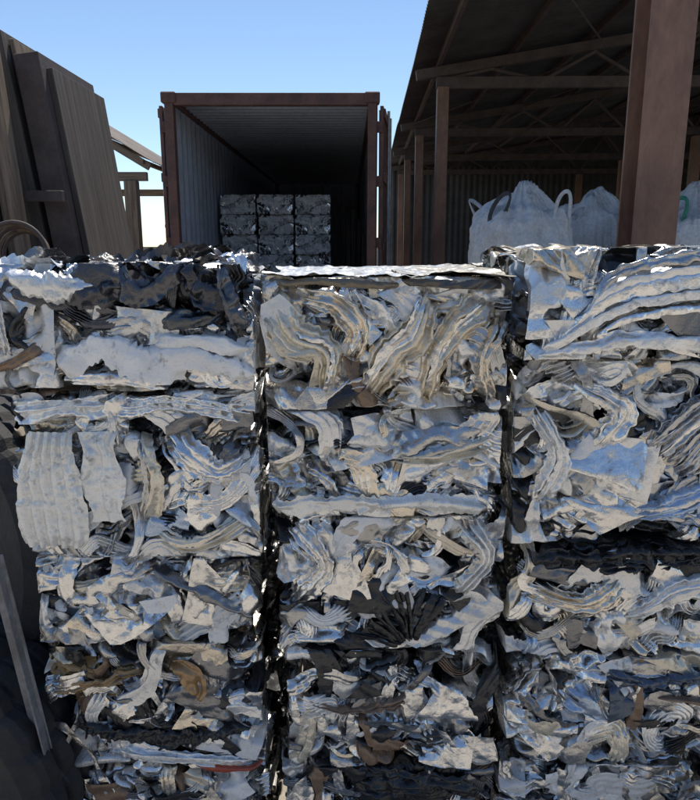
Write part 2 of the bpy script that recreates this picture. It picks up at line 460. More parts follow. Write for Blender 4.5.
    def fan(self, cx, cz, L, w, n, a0, a1, col):
        rng = self.rng
        for i in range(n):
            a = a0+(a1-a0)*(i+rng.uniform(-.3, .3))/(n-1); l = L*rng.uniform(.75, 1.05)
            x1, z1 = cx+math.cos(a)*l, cz+math.sin(a)*l; bx = rng.normal(0, .006)
            self.band([(cx+.15*(x1-cx), cz+.15*(z1-cz)), ((cx+x1)/2+bx, (cz+z1)/2+.006), (x1-bx, z1)], w*rng.uniform(.7, 1.3), col, arc=.004, cr=.004, t0=rng.uniform(.3, 1.1), t1=rng.uniform(.3, 1.1), yo=.026, dive=.012)
    def finish(self, name='bale'):
        return self.mb.mesh(name, SCRAP)

YF = 1.73; DEP = 0.84
def put_bale(b, cx, z0, name='aluminium_scrap_bale', rz=0.0, dy=0.0):
    me = b.finish()
    obj(name, me, None, (cx, YF+DEP/2+dy, z0+b.H/2), (0, 0, rz))
    return me
NAME = 'aluminium_scrap_bale'

# --- left column
b = Bale(.70, .315, DEP, 1, 'white', [(-.02, .11, .19, .055, (.12, .12, .13, .6)), (.27, .1, .1, .09, DRK)])
b.band([(-.12, -.09), (-.03, -.05), (.06, -.085), (.16, -.10)], .085, PNT, 1, .006, arc=.03, cr=.007, yo=.036, edge=.25, sharp=0, bias=.3)
b.band([(.08, -.09), (.18, -.075), (.26, -.09), (.33, -.115)], .075, PNT, 1, .006, arc=.03, cr=.007, yo=.030, edge=.2, sharp=0, bias=.3)
b.band([(-.12, -.13), (.02, -.125), (.12, -.14)], .03, SIL, 1, arc=.02, cr=.006, yo=.034)
b.band([(.12, -.035), (.22, -.03), (.31, -.05)], .04, PNT, 1, .004, arc=.025, cr=.006, yo=.034, sharp=0, bias=.4)
b.band([(-.24, .125), (-.15, .10), (-.06, .115)], .06, WHT, 1, .006, arc=.02, cr=.012, yo=.03, edge=.2, sharp=0)
b.band([(-.12, .12), (-.04, .085), (.05, .105)], .07, (.10, .10, .11, .8), 1, .008, arc=.01, cr=.018, t0=.5, t1=-.4, yo=.028, f=12)
b.band([(.0, .15), (.08, .09), (.16, .13)], .07, (.13, .13, .14, .8), 1, .008, arc=.01, cr=.020, t0=-.5, t1=.6, yo=.028, f=12)
b.band([(.08, .05), (.16, .02), (.26, .04)], .05, (.12, .13, .14, .9), 1, .006, arc=.01, cr=.018, t0=-.5, t1=.6, yo=.024, f=12)
b.band([(.18, .15), (.22, .09), (.30, .06)], .06, (.08, .08, .09, .8), 1, .006, arc=.01, cr=.020, t0=-.5, t1=.6, yo=.030, f=12)
b.band([(.27, .14), (.30, .05), (.31, -.01)], .045, (.16, .16, .17, .8), 1, .006, arc=.01, cr=.018, t0=.5, t1=.6, yo=.024, f=12)
b.band([(-.335, .15), (-.33, 0), (-.325, -.10)], .045, GRY, 3, .005, arc=.0, cr=.003, yo=.042)
b.band([(-.29, .15), (-.28, .02), (-.275, -.08)], .045, (.65, .66, .68, .9), 3, .005, arc=.0, cr=.003, yo=.040)
b.band([(-.35, -.11), (-.25, -.09), (-.17, -.04)], .025, BRN, 1, arc=.008, cr=.006, yo=.034)
b.band([(-.2, .05), (-.24, -.02), (-.2, -.06)], .035, DRK, 1, arc=.008, cr=.010, yo=.030)
for (x0, y0, x1, y1, hh, w, c) in [(.02, -.40, .14, -.38, .03, .04, DRK), (.12, -.36, .27, -.30, .045, .05, (.16, .16, .17, .6)), (-.12, -.39, .03, -.36, .02, .04, DRK), (.2, -.41, .33, -.39, .03, .035, SIL), (-.3, -.39, -.12, -.4, .012, .04, WHT), (.16, -.2, .33, -.15, .035, .06, DRK), (.06, -.41, .22, -.40, .04, .035, (.1, .1, .11, .7)), (-.25, -.35, -.1, -.3, .03, .05, MID)]:
    n, m = 50, 14; s = np.linspace(0, 1, n); u = np.linspace(-.5, .5, m); tw = 2.6*s+x0*9
    P = np.zeros((n, m, 3)); P[..., 0] = (x0+(x1-x0)*s)[:, None]; P[..., 1] = (y0+(y1-y0)*s)[:, None]+u[None]*w*np.cos(tw)[:, None]
    P[..., 2] = b.H/2-.01+(hh*np.sin(s*math.pi)**.7)[:, None]+u[None]*w*np.sin(tw)[:, None]*.8
    P += (crumple(P, b.rng, 5, 18, .014))[..., None]*np.array([.3, .3, 1.]); b.mb.grid(P, c)
put_bale(b, -.585, 1.69)
b = Bale(.63, .452, DEP, 2, 'white', [(.05, .17, .3, .04, WHT)])
b.band([(-.215, .12), (-.22, 0), (-.225, -.19)], .15, (.88, .86, .80, .25), 5, .005, arc=.004, cr=.004, yo=.034, dive=.01, edge=.04)
b.band([(-.09, .12), (-.085, 0), (-.08, -.12)], .10, (.88, .87, .82, .25), 2, .004, arc=.006, cr=.005, yo=.030, dive=.01, edge=.04)
b.swoop([(.02, .10), (.05, -.02), (.02, -.12)], .03, CRM, 2, .020)
b.band([(-.3, .17), (-.18, .18), (-.05, .185)], .05, WHT, 2, .006, arc=.006, cr=.012, yo=.026, sharp=0)
b.band([(-.04, .185), (.1, .19), (.28, .165)], .05, SIL, 2, .006, arc=.006, cr=.014, yo=.026, sharp=0)
b.swoop([(.05, -.16), (.14, -.19), (.27, -.13)], .03, CRM, 2, .018)
b.swoop([(.1, .10), (.2, .02), (.28, .05)], .03, SIL, 3, .02)
put_bale(b, -.555, 1.236, rz=.01)
b = Bale(.60, .25, DEP, 3, 'mix', [(.12, .03, .10, .03, DRK)])
b.band([(.02, .08), (.14, .03), (.26, -.04)], .035, MID, 1, arc=.012, cr=.014, yo=.026)
me_low = put_bale(b, -.54, .985)
b = Bale(.60, .40, DEP, 4, 'dark', [(.0, -.09, .32, .055, BLK), (-.2, .09, .12, .02, TAN)])
b.band([(.06, .13), (.10, .12), (.12, .06), (.10, .03)], .055, (.40, .25, .12, .3), 1, .010, arc=.015, cr=.018, yo=.026, f=14, sharp=0)
b.band([(-.28, .06), (-.18, .075), (-.08, .09)], .025, (.42, .27, .13, .2), 1, arc=.01, cr=.016, yo=.026, edge=.4)
b.band([(-.24, -.06), (0, -.10), (.25, -.07)], .045, BLK, 1, .006, arc=.012, cr=.018, yo=.024, edge=.4)
b.swoop([(-.1, -.13), (.05, -.155), (.27, -.17)], .025, WHT, 2, .02)
b.band([(.1, -.175), (.2, -.185), (.29, -.18)], .018, RED, 0, arc=.012, cr=.004, yo=.034)
put_bale(b, -.54, .585, rz=-.01)
b = Bale(.60, .29, DEP, 5, 'mix', ()); me_x = put_bale(b, -.53, .295)
obj(NAME, me_x, None, (-.54, YF+DEP/2, .148), (0, 0, math.pi))

# --- middle column
b = Bale(.615, .338, DEP, 11, 'cream', [(-.1, -.12, .12, .05, GRY)], ns=66)
b.swoop([(-.28, .11), (-.23, .02), (-.15, -.02), (-.15, -.12)], .034, CRM, 4, .018)
b.swoop([(-.20, .12), (-.12, .10), (-.07, .03), (-.09, -.03)], .03, CHAMP, 3, .017)
b.swoop([(.10, .12), (.07, .03), (.01, -.03), (-.04, -.12)], .034, (.82, .73, .58, .6), 4, .019)
b.swoop([(.24, .10), (.17, .04), (.12, -.04), (.10, -.14)], .036, (.78, .69, .55, .7), 3, .021)
b.swoop([(.28, .05), (.24, -.04), (.26, -.13)], .03, CHAMP, 2, .018)
b.band([(-.06, .11), (-.01, .08), (.02, .03)], .035, WHT, 2, .007, arc=.01, cr=.008, t0=.5, yo=.030, edge=.25, sharp=0)
b.band([(-.29, .155), (-.1, .150), (.05, .148)], .020, (.2, .17, .13, .5), 0, arc=.004, cr=.008, yo=.03)
b.band([(.02, .152), (.15, .15), (.29, .148)], .020, (.12, .11, .10, .5), 0, arc=.004, cr=.008, yo=.028)
rr = np.random.default_rng(3)
for (x0, x1, y0, y1, zz, c) in [(-.30, .10, -.43, .1, .168, (.76, .74, .69, .4)), (.02, .30, -.42, .05, .172, (.66, .62, .54, .4)), (-.28, .28, -.1, .36, .168, (.8, .79, .76, .6))]:
    n, m = 90, 70
    P = np.zeros((n, m, 3)); P[..., 0] = np.linspace(x0, x1, n)[:, None]; P[..., 1] = np.linspace(y0, y1, m)[None]
    P[..., 0] += .02*vnoise(P, 9, 8); P[..., 1] += .022*vnoise(P, 14, 9)
    P[..., 2] = zz+.006*vnoise(P, 7, 5)+crumple(P, rr, 5, 8, .010)
    b.mb.grid(P, c)
me_c = put_bale(b, .093, 1.637, rz=-.008)
b = Bale(.61, .283, DEP, 12, 'mix', [(-.1, -.02, .04, .03, BRN), (.1, .07, .18, .05, WHT), (0, -.12, .3, .03, WHT)])
b.band([(-.28, -.11), (-.15, -.10), (0, -.108)], .045, (.86, .84, .78, .3), 2, .006, arc=.016, cr=.011, yo=.030, edge=.3, sharp=0)
b.band([(-.04, -.108), (.1, -.10), (.27, -.112)], .045, (.88, .87, .82, .3), 1, .006, arc=.016, cr=.011, yo=.028, edge=.3, sharp=0)
b.band([(.02, .04), (.14, .085), (.26, .05)], .05, GRY, 1, .006, arc=.012, cr=.012, t0=.4, t1=-.3, yo=.026, sharp=0)
b.swoop([(.27, .06), (.14, .02), (.03, .015)], .025, CRM, 2, .016)
put_bale(b, .085, 1.354, rz=.01)
b = Bale(.61, .388, DEP, 13, 'white', [(.0, -.14, .12, .05, BLK)])
b.fan(.05, -.19, .17, .020, 11, 1.0, 2.9, BLK)
b.swoop([(.2, .16), (.25, .08), (.18, -.02)], .03, WHT, 3, .018)
b.swoop([(-.25, .15), (-.18, .06), (-.25, -.04)], .03, SIL, 3, .018)
me_w = put_bale(b, .11, .966)
b = Bale(.59, .372, DEP, 14, 'dark', [(-.1, .15, .25, .02, DRK)])
b.band([(-.25, .03), (-.1, -.0), (.05, .03)], .022, BRN, 2, arc=.012, cr=.012, yo=.022, edge=.4)
put_bale(b, .112, .594, rz=.012)
b = Bale(.60, .295, DEP, 15, 'dark', [(.08, .09, .2, .06, BLK)])
b.band([(-.06, .09), (.1, .10), (.26, .08)], .07, BLK, 2, .008, arc=.012, cr=.020, t0=.3, t1=-.3, yo=.024)
me_d = put_bale(b, .11, .298)
obj(NAME, me_x, None, (.11, YF+DEP/2, .15), (0, 0, 0))

# --- right column
b = Bale(.63, .275, DEP, 21, 'white', [(-.12, .10, .1, .04, DRK), (.2, -.02, .12, .03, DRK)])
for i, (z, c) in enumerate([(0, WHT), (.03, SIL), (.06, WHT), (.085, GRY), (-.03, SIL)]):
    b.band([(-.26+.03*i, -.11+z*.6), (-.12, -.02+z), (.05, .025+z), (.31, .03+z)], .034, c, 1, .005, arc=.014, cr=.006, t0=.7, t1=.3, yo=.036-.003*i, edge=.25, sharp=0)
b.band([(-.28, -.12), (-.1, -.085), (.1, -.09), (.3, -.12)], .03, WHT, 1, .005, arc=.015, cr=.010, yo=.030, edge=.3, sharp=0)
b.swoop([(.1, -.05), (.2, -.03), (.31, -.07)], .02, GRY, 4, .014)
put_bale(b, .735, 1.768, rz=.015, dy=-.03)
b = Bale(.62, .496, DEP, 22, 'mix', [(.16, .07, .08, .09, GRY), (.12, -.08, .1, .05, BLU), (.03, -.12, .04, .02, BRN)])
b.swoop([(.05, .0), (.14, .10), (.26, .17)], .022, GRY, 6, .014)
b.swoop([(.12, -.04), (.18, .05), (.3, .10)], .022, (.6, .61, .63, .9), 5, .014)
b.swoop([(.02, -.16), (.12, -.13), (.24, -.06)], .03, BLU, 3, .016)
b.swoop([(-.26, .12), (-.2, .0), (-.24, -.12)], .03, WHT, 3, .018)
b.swoop([(-.15, .18), (-.05, .12), (-.1, .02)], .03, SIL, 3, .018)
put_bale(b, .735, 1.272, rz=-.01)
b = Bale(.60, .328, DEP, 23, 'mix', [(-.02, .13, .3, .04, BLK), (-.12, -.03, .05, .06, CHAMP)])
b.band([(-.26, .12), (-.05, .135), (.22, .14)], .045, BLK, 2, .006, arc=.01, cr=.018, yo=.026, edge=.4)
b.band([(-.1, .10), (0.06, .11), (.2, .125)], .045, BLK, 2, .006, arc=.01, cr=.018, yo=.020, edge=.4)
b.swoop([(-.24, .03), (-.1, .0), (.0, .07)], .036, CHAMP, 3, .018)
b.swoop([(.02, -.05), (.14, .03), (.28, .06)], .034, WHT, 3, .018)
put_bale(b, .73, .944)
b = Bale(.61, .344, DEP, 24, 'mix', [(.1, .1, .16, .02, (.12, .15, .2, .5))])
b.band([(-.02, .11), (.12, .10), (.28, .12)], .03, (.10, .12, .16, .6), 1, .005, arc=.012, cr=.016, yo=.026)
b.band([(.1, .05), (.2, .04), (.3, .02)], .02, BRN, 1, arc=.012, cr=.010, yo=.026)
me_m = put_bale(b, .735, .60, rz=.01)
b = Bale(.60, .30, DEP, 25, 'white', ()); me_n = put_bale(b, .73, .30)
obj(NAME, me_d, None, (.73, YF+DEP/2, .15), (0, 0, math.pi))
me_ps = [Bale(.60, .30, DEP, s_, 'paint', (), ns=80, res=.006, sc=.8).finish() for s_ in (26, 27)]
HT = {me_low.name: .25, me_x.name: .29, me_d.name: .295, me_m.name: .344, me_w.name: .388, me_n.name: .30, me_c.name: .338}
for k, (x, y) in enumerate([(1.40, YF+DEP/2+.02), (-.50, YF+DEP*1.5+.10), (.17, YF+DEP*1.5+.12), (.83, YF+DEP*1.5+.08), (1.48, YF+DEP*1.5+.1)]):
    z = 0
    for j, me in enumerate([me_x, me_d, me_m, me_w, me_n, me_n if k in (1, 2) else me_c]):
        h = HT[me.name]
        obj(NAME, me, None, (x+.01*((j*7) % 3-1), y, z+h/2), (0, 0, math.pi if (j+k) % 2 else 0)); z += h+.001

# ------------------------------------------------------------------ container on chassis
CX0, CX1, CY0, CY1, CZ0, CZ1 = -2.12, .31, 8.5, 20.6, 1.14, 3.73
ct = empty('shipping_container', (0, 0, 0))
HW = CZ1-CZ0-.19
corrugated('side_wall_inner_l', (CX0+.03, CY0+.1, CZ0+.14), (0, CY1-CY0-.2, 0), (0, 0, HW), .28, -.036, M_CONT_IN, ct)
corrugated('side_wall_inner_r', (CX1-.03, CY0+.1, CZ0+.14), (0, CY1-CY0-.2, 0), (0, 0, HW), .28, .036, M_CONT_IN, ct)
corrugated('side_wall_outer_l', (CX0+.022, CY0+.1, CZ0+.14), (0, CY1-CY0-.2, 0), (0, 0, HW), .28, -.036, M_CONT_RIB, ct)
corrugated('side_wall_outer_r', (CX1-.022, CY0+.1, CZ0+.14), (0, CY1-CY0-.2, 0), (0, 0, HW), .28, .036, M_CONT_RIB, ct)
corrugated('roof_inner', (CX0+.02, CY0+.1, CZ1-.06), (0, CY1-CY0-.15, 0), (CX1-CX0-.04, 0, 0), .21, -.03, M_CONT_IN, ct)
corrugated('roof_outer', (CX0+.02, CY0+.1, CZ1-.05), (0, CY1-CY0-.15, 0), (CX1-CX0-.04, 0, 0), .21, -.03, M_CONT_RIB, ct)
corrugated('front_wall', (CX0+.03, CY1-.08, CZ0+.10), (CX1-CX0-.06, 0, 0), (0, 0, CZ1-CZ0-.14), .25, .04, M_CONT_IN, ct)
box('floor', ((CX0+CX1)/2, (CY0+CY1)/2, CZ0+.10), (CX1-CX0-.14, CY1-CY0-.2, .05), M_PLY, ct)
cw = CX1-CX0
box('door_header', ((CX0+CX1)/2, CY0+.06, CZ1-.075), (cw-.22, .11, .13), M_RUST, ct)
box('door_sill', ((CX0+CX1)/2, CY0+.06, CZ0+.075), (cw-.22, .11, .15), M_RUST, ct)
for s, x in (('l', CX0+.055), ('r', CX1-.055)):
    box('corner_post_'+s, (x, CY0+.06, (CZ0+CZ1)/2), (.10, .12, CZ1-CZ0-.24), M_RUST, ct)
    box('rear_post_'+s, (x, CY1-.06, (CZ0+CZ1)/2), (.10, .12, CZ1-CZ0-.24), M_RUST, ct)
    for z in (CZ0+.06, CZ1-.06):
        for y in (CY0+.07, CY1-.07):
            box('corner_casting', (x, y, z), (.17, .18, .12), M_RUST, ct, bevel=.012)
    box('top_rail_'+s, (x, (CY0+CY1)/2, CZ1-.045), (.075, CY1-CY0-.34, .08), M_CONT_RIB, ct)
    box('bottom_rail_'+s, (x, (CY0+CY1)/2, CZ0+.07), (.07, CY1-CY0-.34, .14), M_RUST, ct)
for s, hx, a in (('r', CX1+.03, math.radians(5.5)), ('l', CX0-.03, math.radians(-4))):
    dr = empty('door_'+s, (hx, CY0+.06, CZ0+.12)); dr.parent = ct; dr.rotation_euler = (0, 0, -a)
    sg = 1 if s == 'r' else -1
    box('leaf', (sg*.025, .6, 1.17), (.04, 1.16, 2.33), M_CONT_RIB, dr)
    for zz in (.08, .75, 1.55, 2.26): box('leaf_rib', (sg*.056, .6, zz), (.022, 1.1, .10), M_RUST, dr)
    for yy in (.35, .85):
        tube('lock_rod', [(sg*.09, yy, .02), (sg*.09, yy, 2.33)], .017, M_GALV, dr)
        box('lock_handle', (sg*.10, yy+.12, 1.0), (.02, .28, .04), M_GALV, dr)
    for zz in (.2, .8, 1.5, 2.1): box('hinge', (0, -.005, zz), (.07, .05, .12), M_RUST, dr)
    box('inner_lining', (sg*-.003, .6, 1.17), (.012, 1.10, 2.25), M_CONT_IN, dr)

ch = empty('container_trailer', (0, 0, 0))
for x in (-1.35, -.46):
    box('chassis_rail', (x, 14.5, .98), (.14, 12.0, .30), M_STEEL, ch)
for y in (8.7, 10.5, 13, 16, 19, 20.3):
    box('crossmember', (-.905, y, 1.0), (.74, .12, .2), M_STEEL, ch)
    box('outrigger', (-.905, y, 1.09), (2.3, .12, .07), M_STEEL, ch)
def wheel(parent, c, R=.5, w=.28, axis='X'):
    prof = [(.2, -.3), (.24, -.42), (.56, -.45), (.62, -.5), (.86, -.52), (.97, -.44), (1.0, -.38), (1.0, -.26), (.965, -.24), (.965, -.20), (1.0, -.18), (1.0, -.04), (.965, -.02), (.965, .02), (1.0, .04), (1.0, .18), (.965, .20), (.965, .24), (1.0, .26), (1.0, .38), (.97, .44), (.86, .52), (.62, .5), (.56, .45), (.24, .42), (.2, .3), (.2, -.3)]
    n = 96; P = np.zeros((n+1, len(prof), 3))
    for i in range(n+1):
        a = 2*math.pi*i/n
        for j, (r, x) in enumerate(prof):
            rr_ = r*(.972 if (r >= .97 and i % 4 == 0) else 1)
            P[i, j] = (x*w, math.cos(a)*rr_*R, math.sin(a)*rr_*R)
    mb = MB(); mb.grid(P, (1, 1, 1, 1)); return obj('wheel', mb.mesh('wheel', M_RUBBER, False), parent, c)
for y in (9.6, 10.9, 17.5):
    for x in (-1.95, -1.62, -.19, .14): wheel(ch, (x, y, .5))
    tube('axle', [(-2.0, y, .5), (.2, y, .5)], .06, M_STEEL, ch)
box('rear_bumper', (-.905, 8.55, .62), (2.2, .1, .12), M_STEEL, ch)

for col in range(3):
    z = CZ0+.13
    for r in range(5):
        o = obj(NAME, me_ps[(r+col) % 2], None, (-1.755+col*.585, 11.3+DEP/2+.05*((col*2+r) % 3), z+.152), (0, math.pi if (r*2+col) % 3 == 1 else 0, 0))
        o.scale = (.93, 1, .303/.30); z += .306
dn = empty('timber_dunnage', (-.02, 12.6, CZ0+.127))
for i in range(6):
    hgt = [1.25, 1.4, 1.1, 1.35, 1.2, .95][i]
    box('plank', (-.18+i*.085, .1*(i % 3), hgt/2), (.07, .12, hgt), [M_WOOD2, M_STEEL, M_WOOD][i % 3], dn, (math.radians(3), 0, math.radians(i*4-8)))

# ------------------------------------------------------------------ open shed on the right
sh = empty('open_steel_shed', (0, 0, 0))
def eave_x(y): return .86+(y-8.1)*.024
Y0, Y1 = 5.2, 25.0; ZE = 4.55; RISE = .16; WID = 13.0
xa, xb = eave_x(Y0), eave_x(Y1)
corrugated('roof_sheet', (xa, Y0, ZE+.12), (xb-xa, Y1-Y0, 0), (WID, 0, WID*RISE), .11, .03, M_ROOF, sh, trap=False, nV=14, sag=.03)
for i in range(12):
    f = .03+i*.085; dx = WID*f
    beam('purlin', (xa+dx, Y0+.05, ZE+.05+dx*RISE), (xb+dx, Y1-.05, ZE+.05+dx*RISE), .06, .10, M_STEEL, sh)
for j, y in enumerate((6.0, 11.2, 16.0, 20.5, 24.6)):
    x0 = eave_x(y)+.05
    z0 = ZE-.03
    beam('rafter', (x0, y, z0-.04), (x0+WID-.2, y, z0-.04+(WID-.2)*RISE), .12, .14, M_STEEL, sh)
    if j > 0:
        beam('tie_beam', (x0+.3, y-.005, z0-.14), (x0+WID-.3, y-.005, z0-.06), .08, .16, M_STEEL, sh)
        for q in range(8):
            xx = x0+.4+q*1.5
            beam('web_member', (xx, y, z0-.1+.003*q), (xx+.75, y, z0-.12+(xx+.75-x0)*RISE), .045, .045, M_STEEL, sh)
            beam('web_member', (xx+.75, y+.05, z0-.12+(xx+.75-x0)*RISE), (xx+1.5, y+.05, z0-.1), .045, .045, M_STEEL, sh)
        box('post', (x0+.40, y+.0, (z0-.2)/2), (.17, .17, z0-.2), M_COLUMN, sh)
        box('post', (x0+6.4, y, (z0-.2)/2), (.18, .18, z0-.2), M_COLUMN, sh)
        box('post', (x0+12.2, y, (z0+.6)/2), (.18, .18, z0+.6), M_COLUMN, sh)
for j in range(5):
    tube('wind_brace', [(1.3+j*2.4, 6.2, ZE-.02+j*2.4*RISE), (3.7+j*2.4, 11.0, ZE+.0+(j+1)*2.4*RISE-.1)], .012, M_STEEL, sh)
    tube('wind_brace', [(1.3+j*2.4, 16.0, ZE-.02+j*2.4*RISE), (3.7+j*2.4, 11.3, ZE+.0+(j+1)*2.4*RISE-.1)], .012, M_STEEL, sh)
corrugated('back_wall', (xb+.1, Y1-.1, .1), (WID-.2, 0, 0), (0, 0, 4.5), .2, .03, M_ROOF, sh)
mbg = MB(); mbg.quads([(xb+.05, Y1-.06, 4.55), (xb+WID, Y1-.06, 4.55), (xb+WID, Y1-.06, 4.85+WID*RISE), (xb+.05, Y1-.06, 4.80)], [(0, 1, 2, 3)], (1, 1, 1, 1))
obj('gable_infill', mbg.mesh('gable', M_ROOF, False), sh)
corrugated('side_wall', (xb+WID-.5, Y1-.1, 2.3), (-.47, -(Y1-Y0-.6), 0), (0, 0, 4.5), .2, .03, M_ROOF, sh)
hc = empty('steel_column', (1.87, 4.55, 0))
H_ = 5.05
box('flange_front', (0, -.125, H_/2), (.27, .018, H_), M_COLUMN, hc)
box('flange_back', (0, .125, H_/2), (.27, .018, H_), M_COLUMN, hc)
box('web', (0, 0, H_/2), (.014, .231, H_), M_COLUMN, hc)
box('base_plate', (0, 0, .012), (.42, .42, .024), M_STEEL, hc)
beam('eave_beam', (-.85, .0, H_+.10), (6.5, 0, H_+.9), .16, .2, M_COLUMN, hc)

# ------------------------------------------------------------------ bulk bags
def bulk_bag(c, s, seed, loops=M_STRAP, peak=.12):
    rng = np.random.default_rng(seed); root = empty('bulk_bag', c)
    hs = np.array([s[0]/2, s[1]/2, s[2]/2]); mb = MB()
    for ax, sg in ((0, -1), (0, 1), (1, -1), (1, 1), (2, 1), (2, -1)):
        a, b_ = [i for i in range(3) if i != ax]
        n = 90; A = np.linspace(-1, 1, n)
        U = np.zeros((n, n, 3)); U[..., a] = A[:, None]; U[..., b_] = A[None]; U[..., ax] = sg
        L6 = (np.abs(U)**4).sum(-1)**(1/4)
        S = U/L6[..., None]
        z = S[..., 2]
        fat = 1+.10*np.cos(z*1.5)
        P = S*hs; P[..., 0] *= fat; P[..., 1] *= fat
        top = np.clip(z, 0, 1)**3
        rad = np.sqrt(S[..., 0]**2+S[..., 1]**2)
        P[..., 2] += top*(peak*np.exp(-((S[..., 0]-.15)**2+S[..., 1]**2)*3)-.09*rad+.12*vnoise(S+seed, 2.4, seed)+.05*crumple(S+seed, np.random.default_rng(seed+1), 4, 1.3, 1))
        th = np.arctan2(S[..., 1], S[..., 0])
        rp = np.stack([np.cos(th)*3, np.sin(th)*3, z*.6+seed], -1)
        fold = np.abs(vnoise(rp, 1.6, seed))*-.05+np.abs(vnoise(rp, 3.7, seed+4))*-.03+vnoise(P, 3, seed+9)*.04
        nrm = S/np.linalg.norm(S, axis=-1)[..., None]
        fold = fold+crumple(P+seed, np.random.default_rng(seed), 5, 2.6, .035)
        P = P+nrm*fold[..., None]
        mb.grid(P, (1, 1, 1, 1))
    obj('bag_body', mb.mesh('bag_body', M_BAG), root)
    for i, (sx, sy) in enumerate(((-1, -1), (1, -1), (1, 1), (-1, 1))):
        x = sx*hs[0]*.70; y = sy*hs[1]*.80; z0 = hs[2]*.66
        lean = rng.uniform(-.16, .16); hh = rng.uniform(.14, .24)
        V = []; Q = []
        def pt(q, wd):
            a = math.pi*q/16
            return (x-(.07+wd)*math.cos(a)+lean*math.sin(a), y+.03*math.sin(a*2+i), z0+(hh+wd)*math.sin(a)**.8)
        L = [((x-.07-.02, y*1.06, z0-.45), (x-.07+.02, y*1.06, z0-.45))]
        for q in range(17): L.append((pt(q, .02), pt(q, -.02)))
        L.append(((x+.07+.02, y*1.06, z0-.45), (x+.07-.02, y*1.06, z0-.45)))
        for p, q in L: V += [p, q]
        for q in range(len(L)-1): Q.append((2*q, 2*q+1, 2*q+3, 2*q+2))
        m2 = MB(); m2.quads(V, Q, (1, 1, 1, 1)); o = obj('lifting_loop', m2.mesh('loop', loops if (i+seed) % 2 == 0 or loops == M_GREEN else M_BAG), root)
        sm = o.modifiers.new('s', 'SOLIDIFY'); sm.thickness = .006
    return root
for i, (x, y, top, w) in enumerate([(1.76, 7.5, 2.54, .98), (2.80, 8.5, 2.52, 1.0), (3.46, 7.3, 2.50, 1.05), (4.7, 8.2, 2.5, 1.0)]):
    bulk_bag((x, y, .60), (w, w, 1.2), 40+i)
    bulk_bag((x+.02, y+.03, 1.2+(top-1.2)/2), (w*.95, w*.95, top-1.2), 50+i, M_GREEN if i == 2 else M_STRAP)

# ------------------------------------------------------------------ left: leaning panels / timbers
bd = empty('stacked_formwork_panels', (0, 0, 0))
rnd = random.Random(4)
LEAN = .125
x = -3.05; i = 0
while x < -1.99:
    w = [.055, .13, .04, .17, .05, .11, .035][i % 7]
    L = 3.28+rnd.uniform(-.07, .06)+(.08 if x < -2.2 else 0)-(.12 if x > -2.04 else 0)
    yy = 4.95+rnd.uniform(-.10, .10)
    x_top = x+w/2; dx = L*math.sin(LEAN)
    box('panel', (x_top+dx/2, yy+.5, L*math.cos(LEAN)/2), (w-.010, 1.0, L), [M_WOOD2, M_WOOD, M_STEEL, M_WOOD2][i % 4], bd, (0, -LEAN+rnd.uniform(-.004, .004), 0))
    x += w+.006; i += 1
for i in range(7):
    L = 3.05+.14*((i*5) % 4)
    x_top = -2.70+i*.085; dx = L*math.sin(LEAN*.5)
    box('timber', (x_top+dx/2, 4.62+.05*(i % 3), L/2), (.07, .09, L), [M_WOOD, M_WOOD2, M_WOOD][i % 3], bd, (0, -LEAN*.5, 0))
for z in (1.2, 2.35):
    dx = .40*(1-z/3.3)
    box('panel_waler', (-2.50+dx, 4.72, z), (1.05, .05, .07), M_STEEL, bd)
pl = empty('pallet_stack', (-1.95, 3.9, 0))
for k in range(13):
    z = k*.145
    for q in range(3): box('bearer', (0, -.45+q*.45, z+.05), (1.1, .1, .095), M_WOOD, pl, bevel=.002)
    for q in range(6): box('deck_board', (-.5+q*.2, 0, z+.11), (.12, 1.0, .022), [M_WOOD, M_WOOD2][(q+k) % 2], pl, bevel=.002)
hc2 = empty('steel_hoop_coil', (-1.76, 3.75, 1.80))
for k in range(5):
    r = .17-.012*k
    tube('hoop', [(math.cos(a)*r, k*.035+.02*math.sin(a), .19+math.sin(a)*r) for a in np.linspace(0, 2*math.pi, 40)[:-1]], .011, [M_STEEL, M_WOOD][k % 2], hc2, cyclic=True)

ls = empty('lean_to_shelter', (0, 0, 0))
corrugated('roof', (-3.22, 12.0, 3.34), (0, 4.0, 0), (-2.6, 0, 1.55), .12, .025, M_ROOF2, ls, trap=False, nV=3)
beam('front_beam', (-5.8, 12.1, 3.13), (-3.35, 12.1, 3.13), .10, .14, M_WOOD, ls)
beam('back_beam', (-5.8, 15.9, 3.13), (-3.35, 15.9, 3.13), .10, .14, M_WOOD, ls)
for y in (12.1, 15.9):
    beam('rafter', (-3.3, y, 3.28), (-5.8, y, 4.77), .07, .12, M_WOOD, ls)
    box('post', (-3.62, y, 1.53), (.2, .2, 3.06), M_WOOD, ls)
    box('post', (-5.6, y, 2.2), (.18, .18, 4.4), M_WOOD, ls)
for i in range(5): beam('purlin', (-3.4-i*.55, 12.0, 3.36+i*.33), (-3.4-i*.55, 16.0, 3.36+i*.33), .05, .07, M_WOOD, ls)

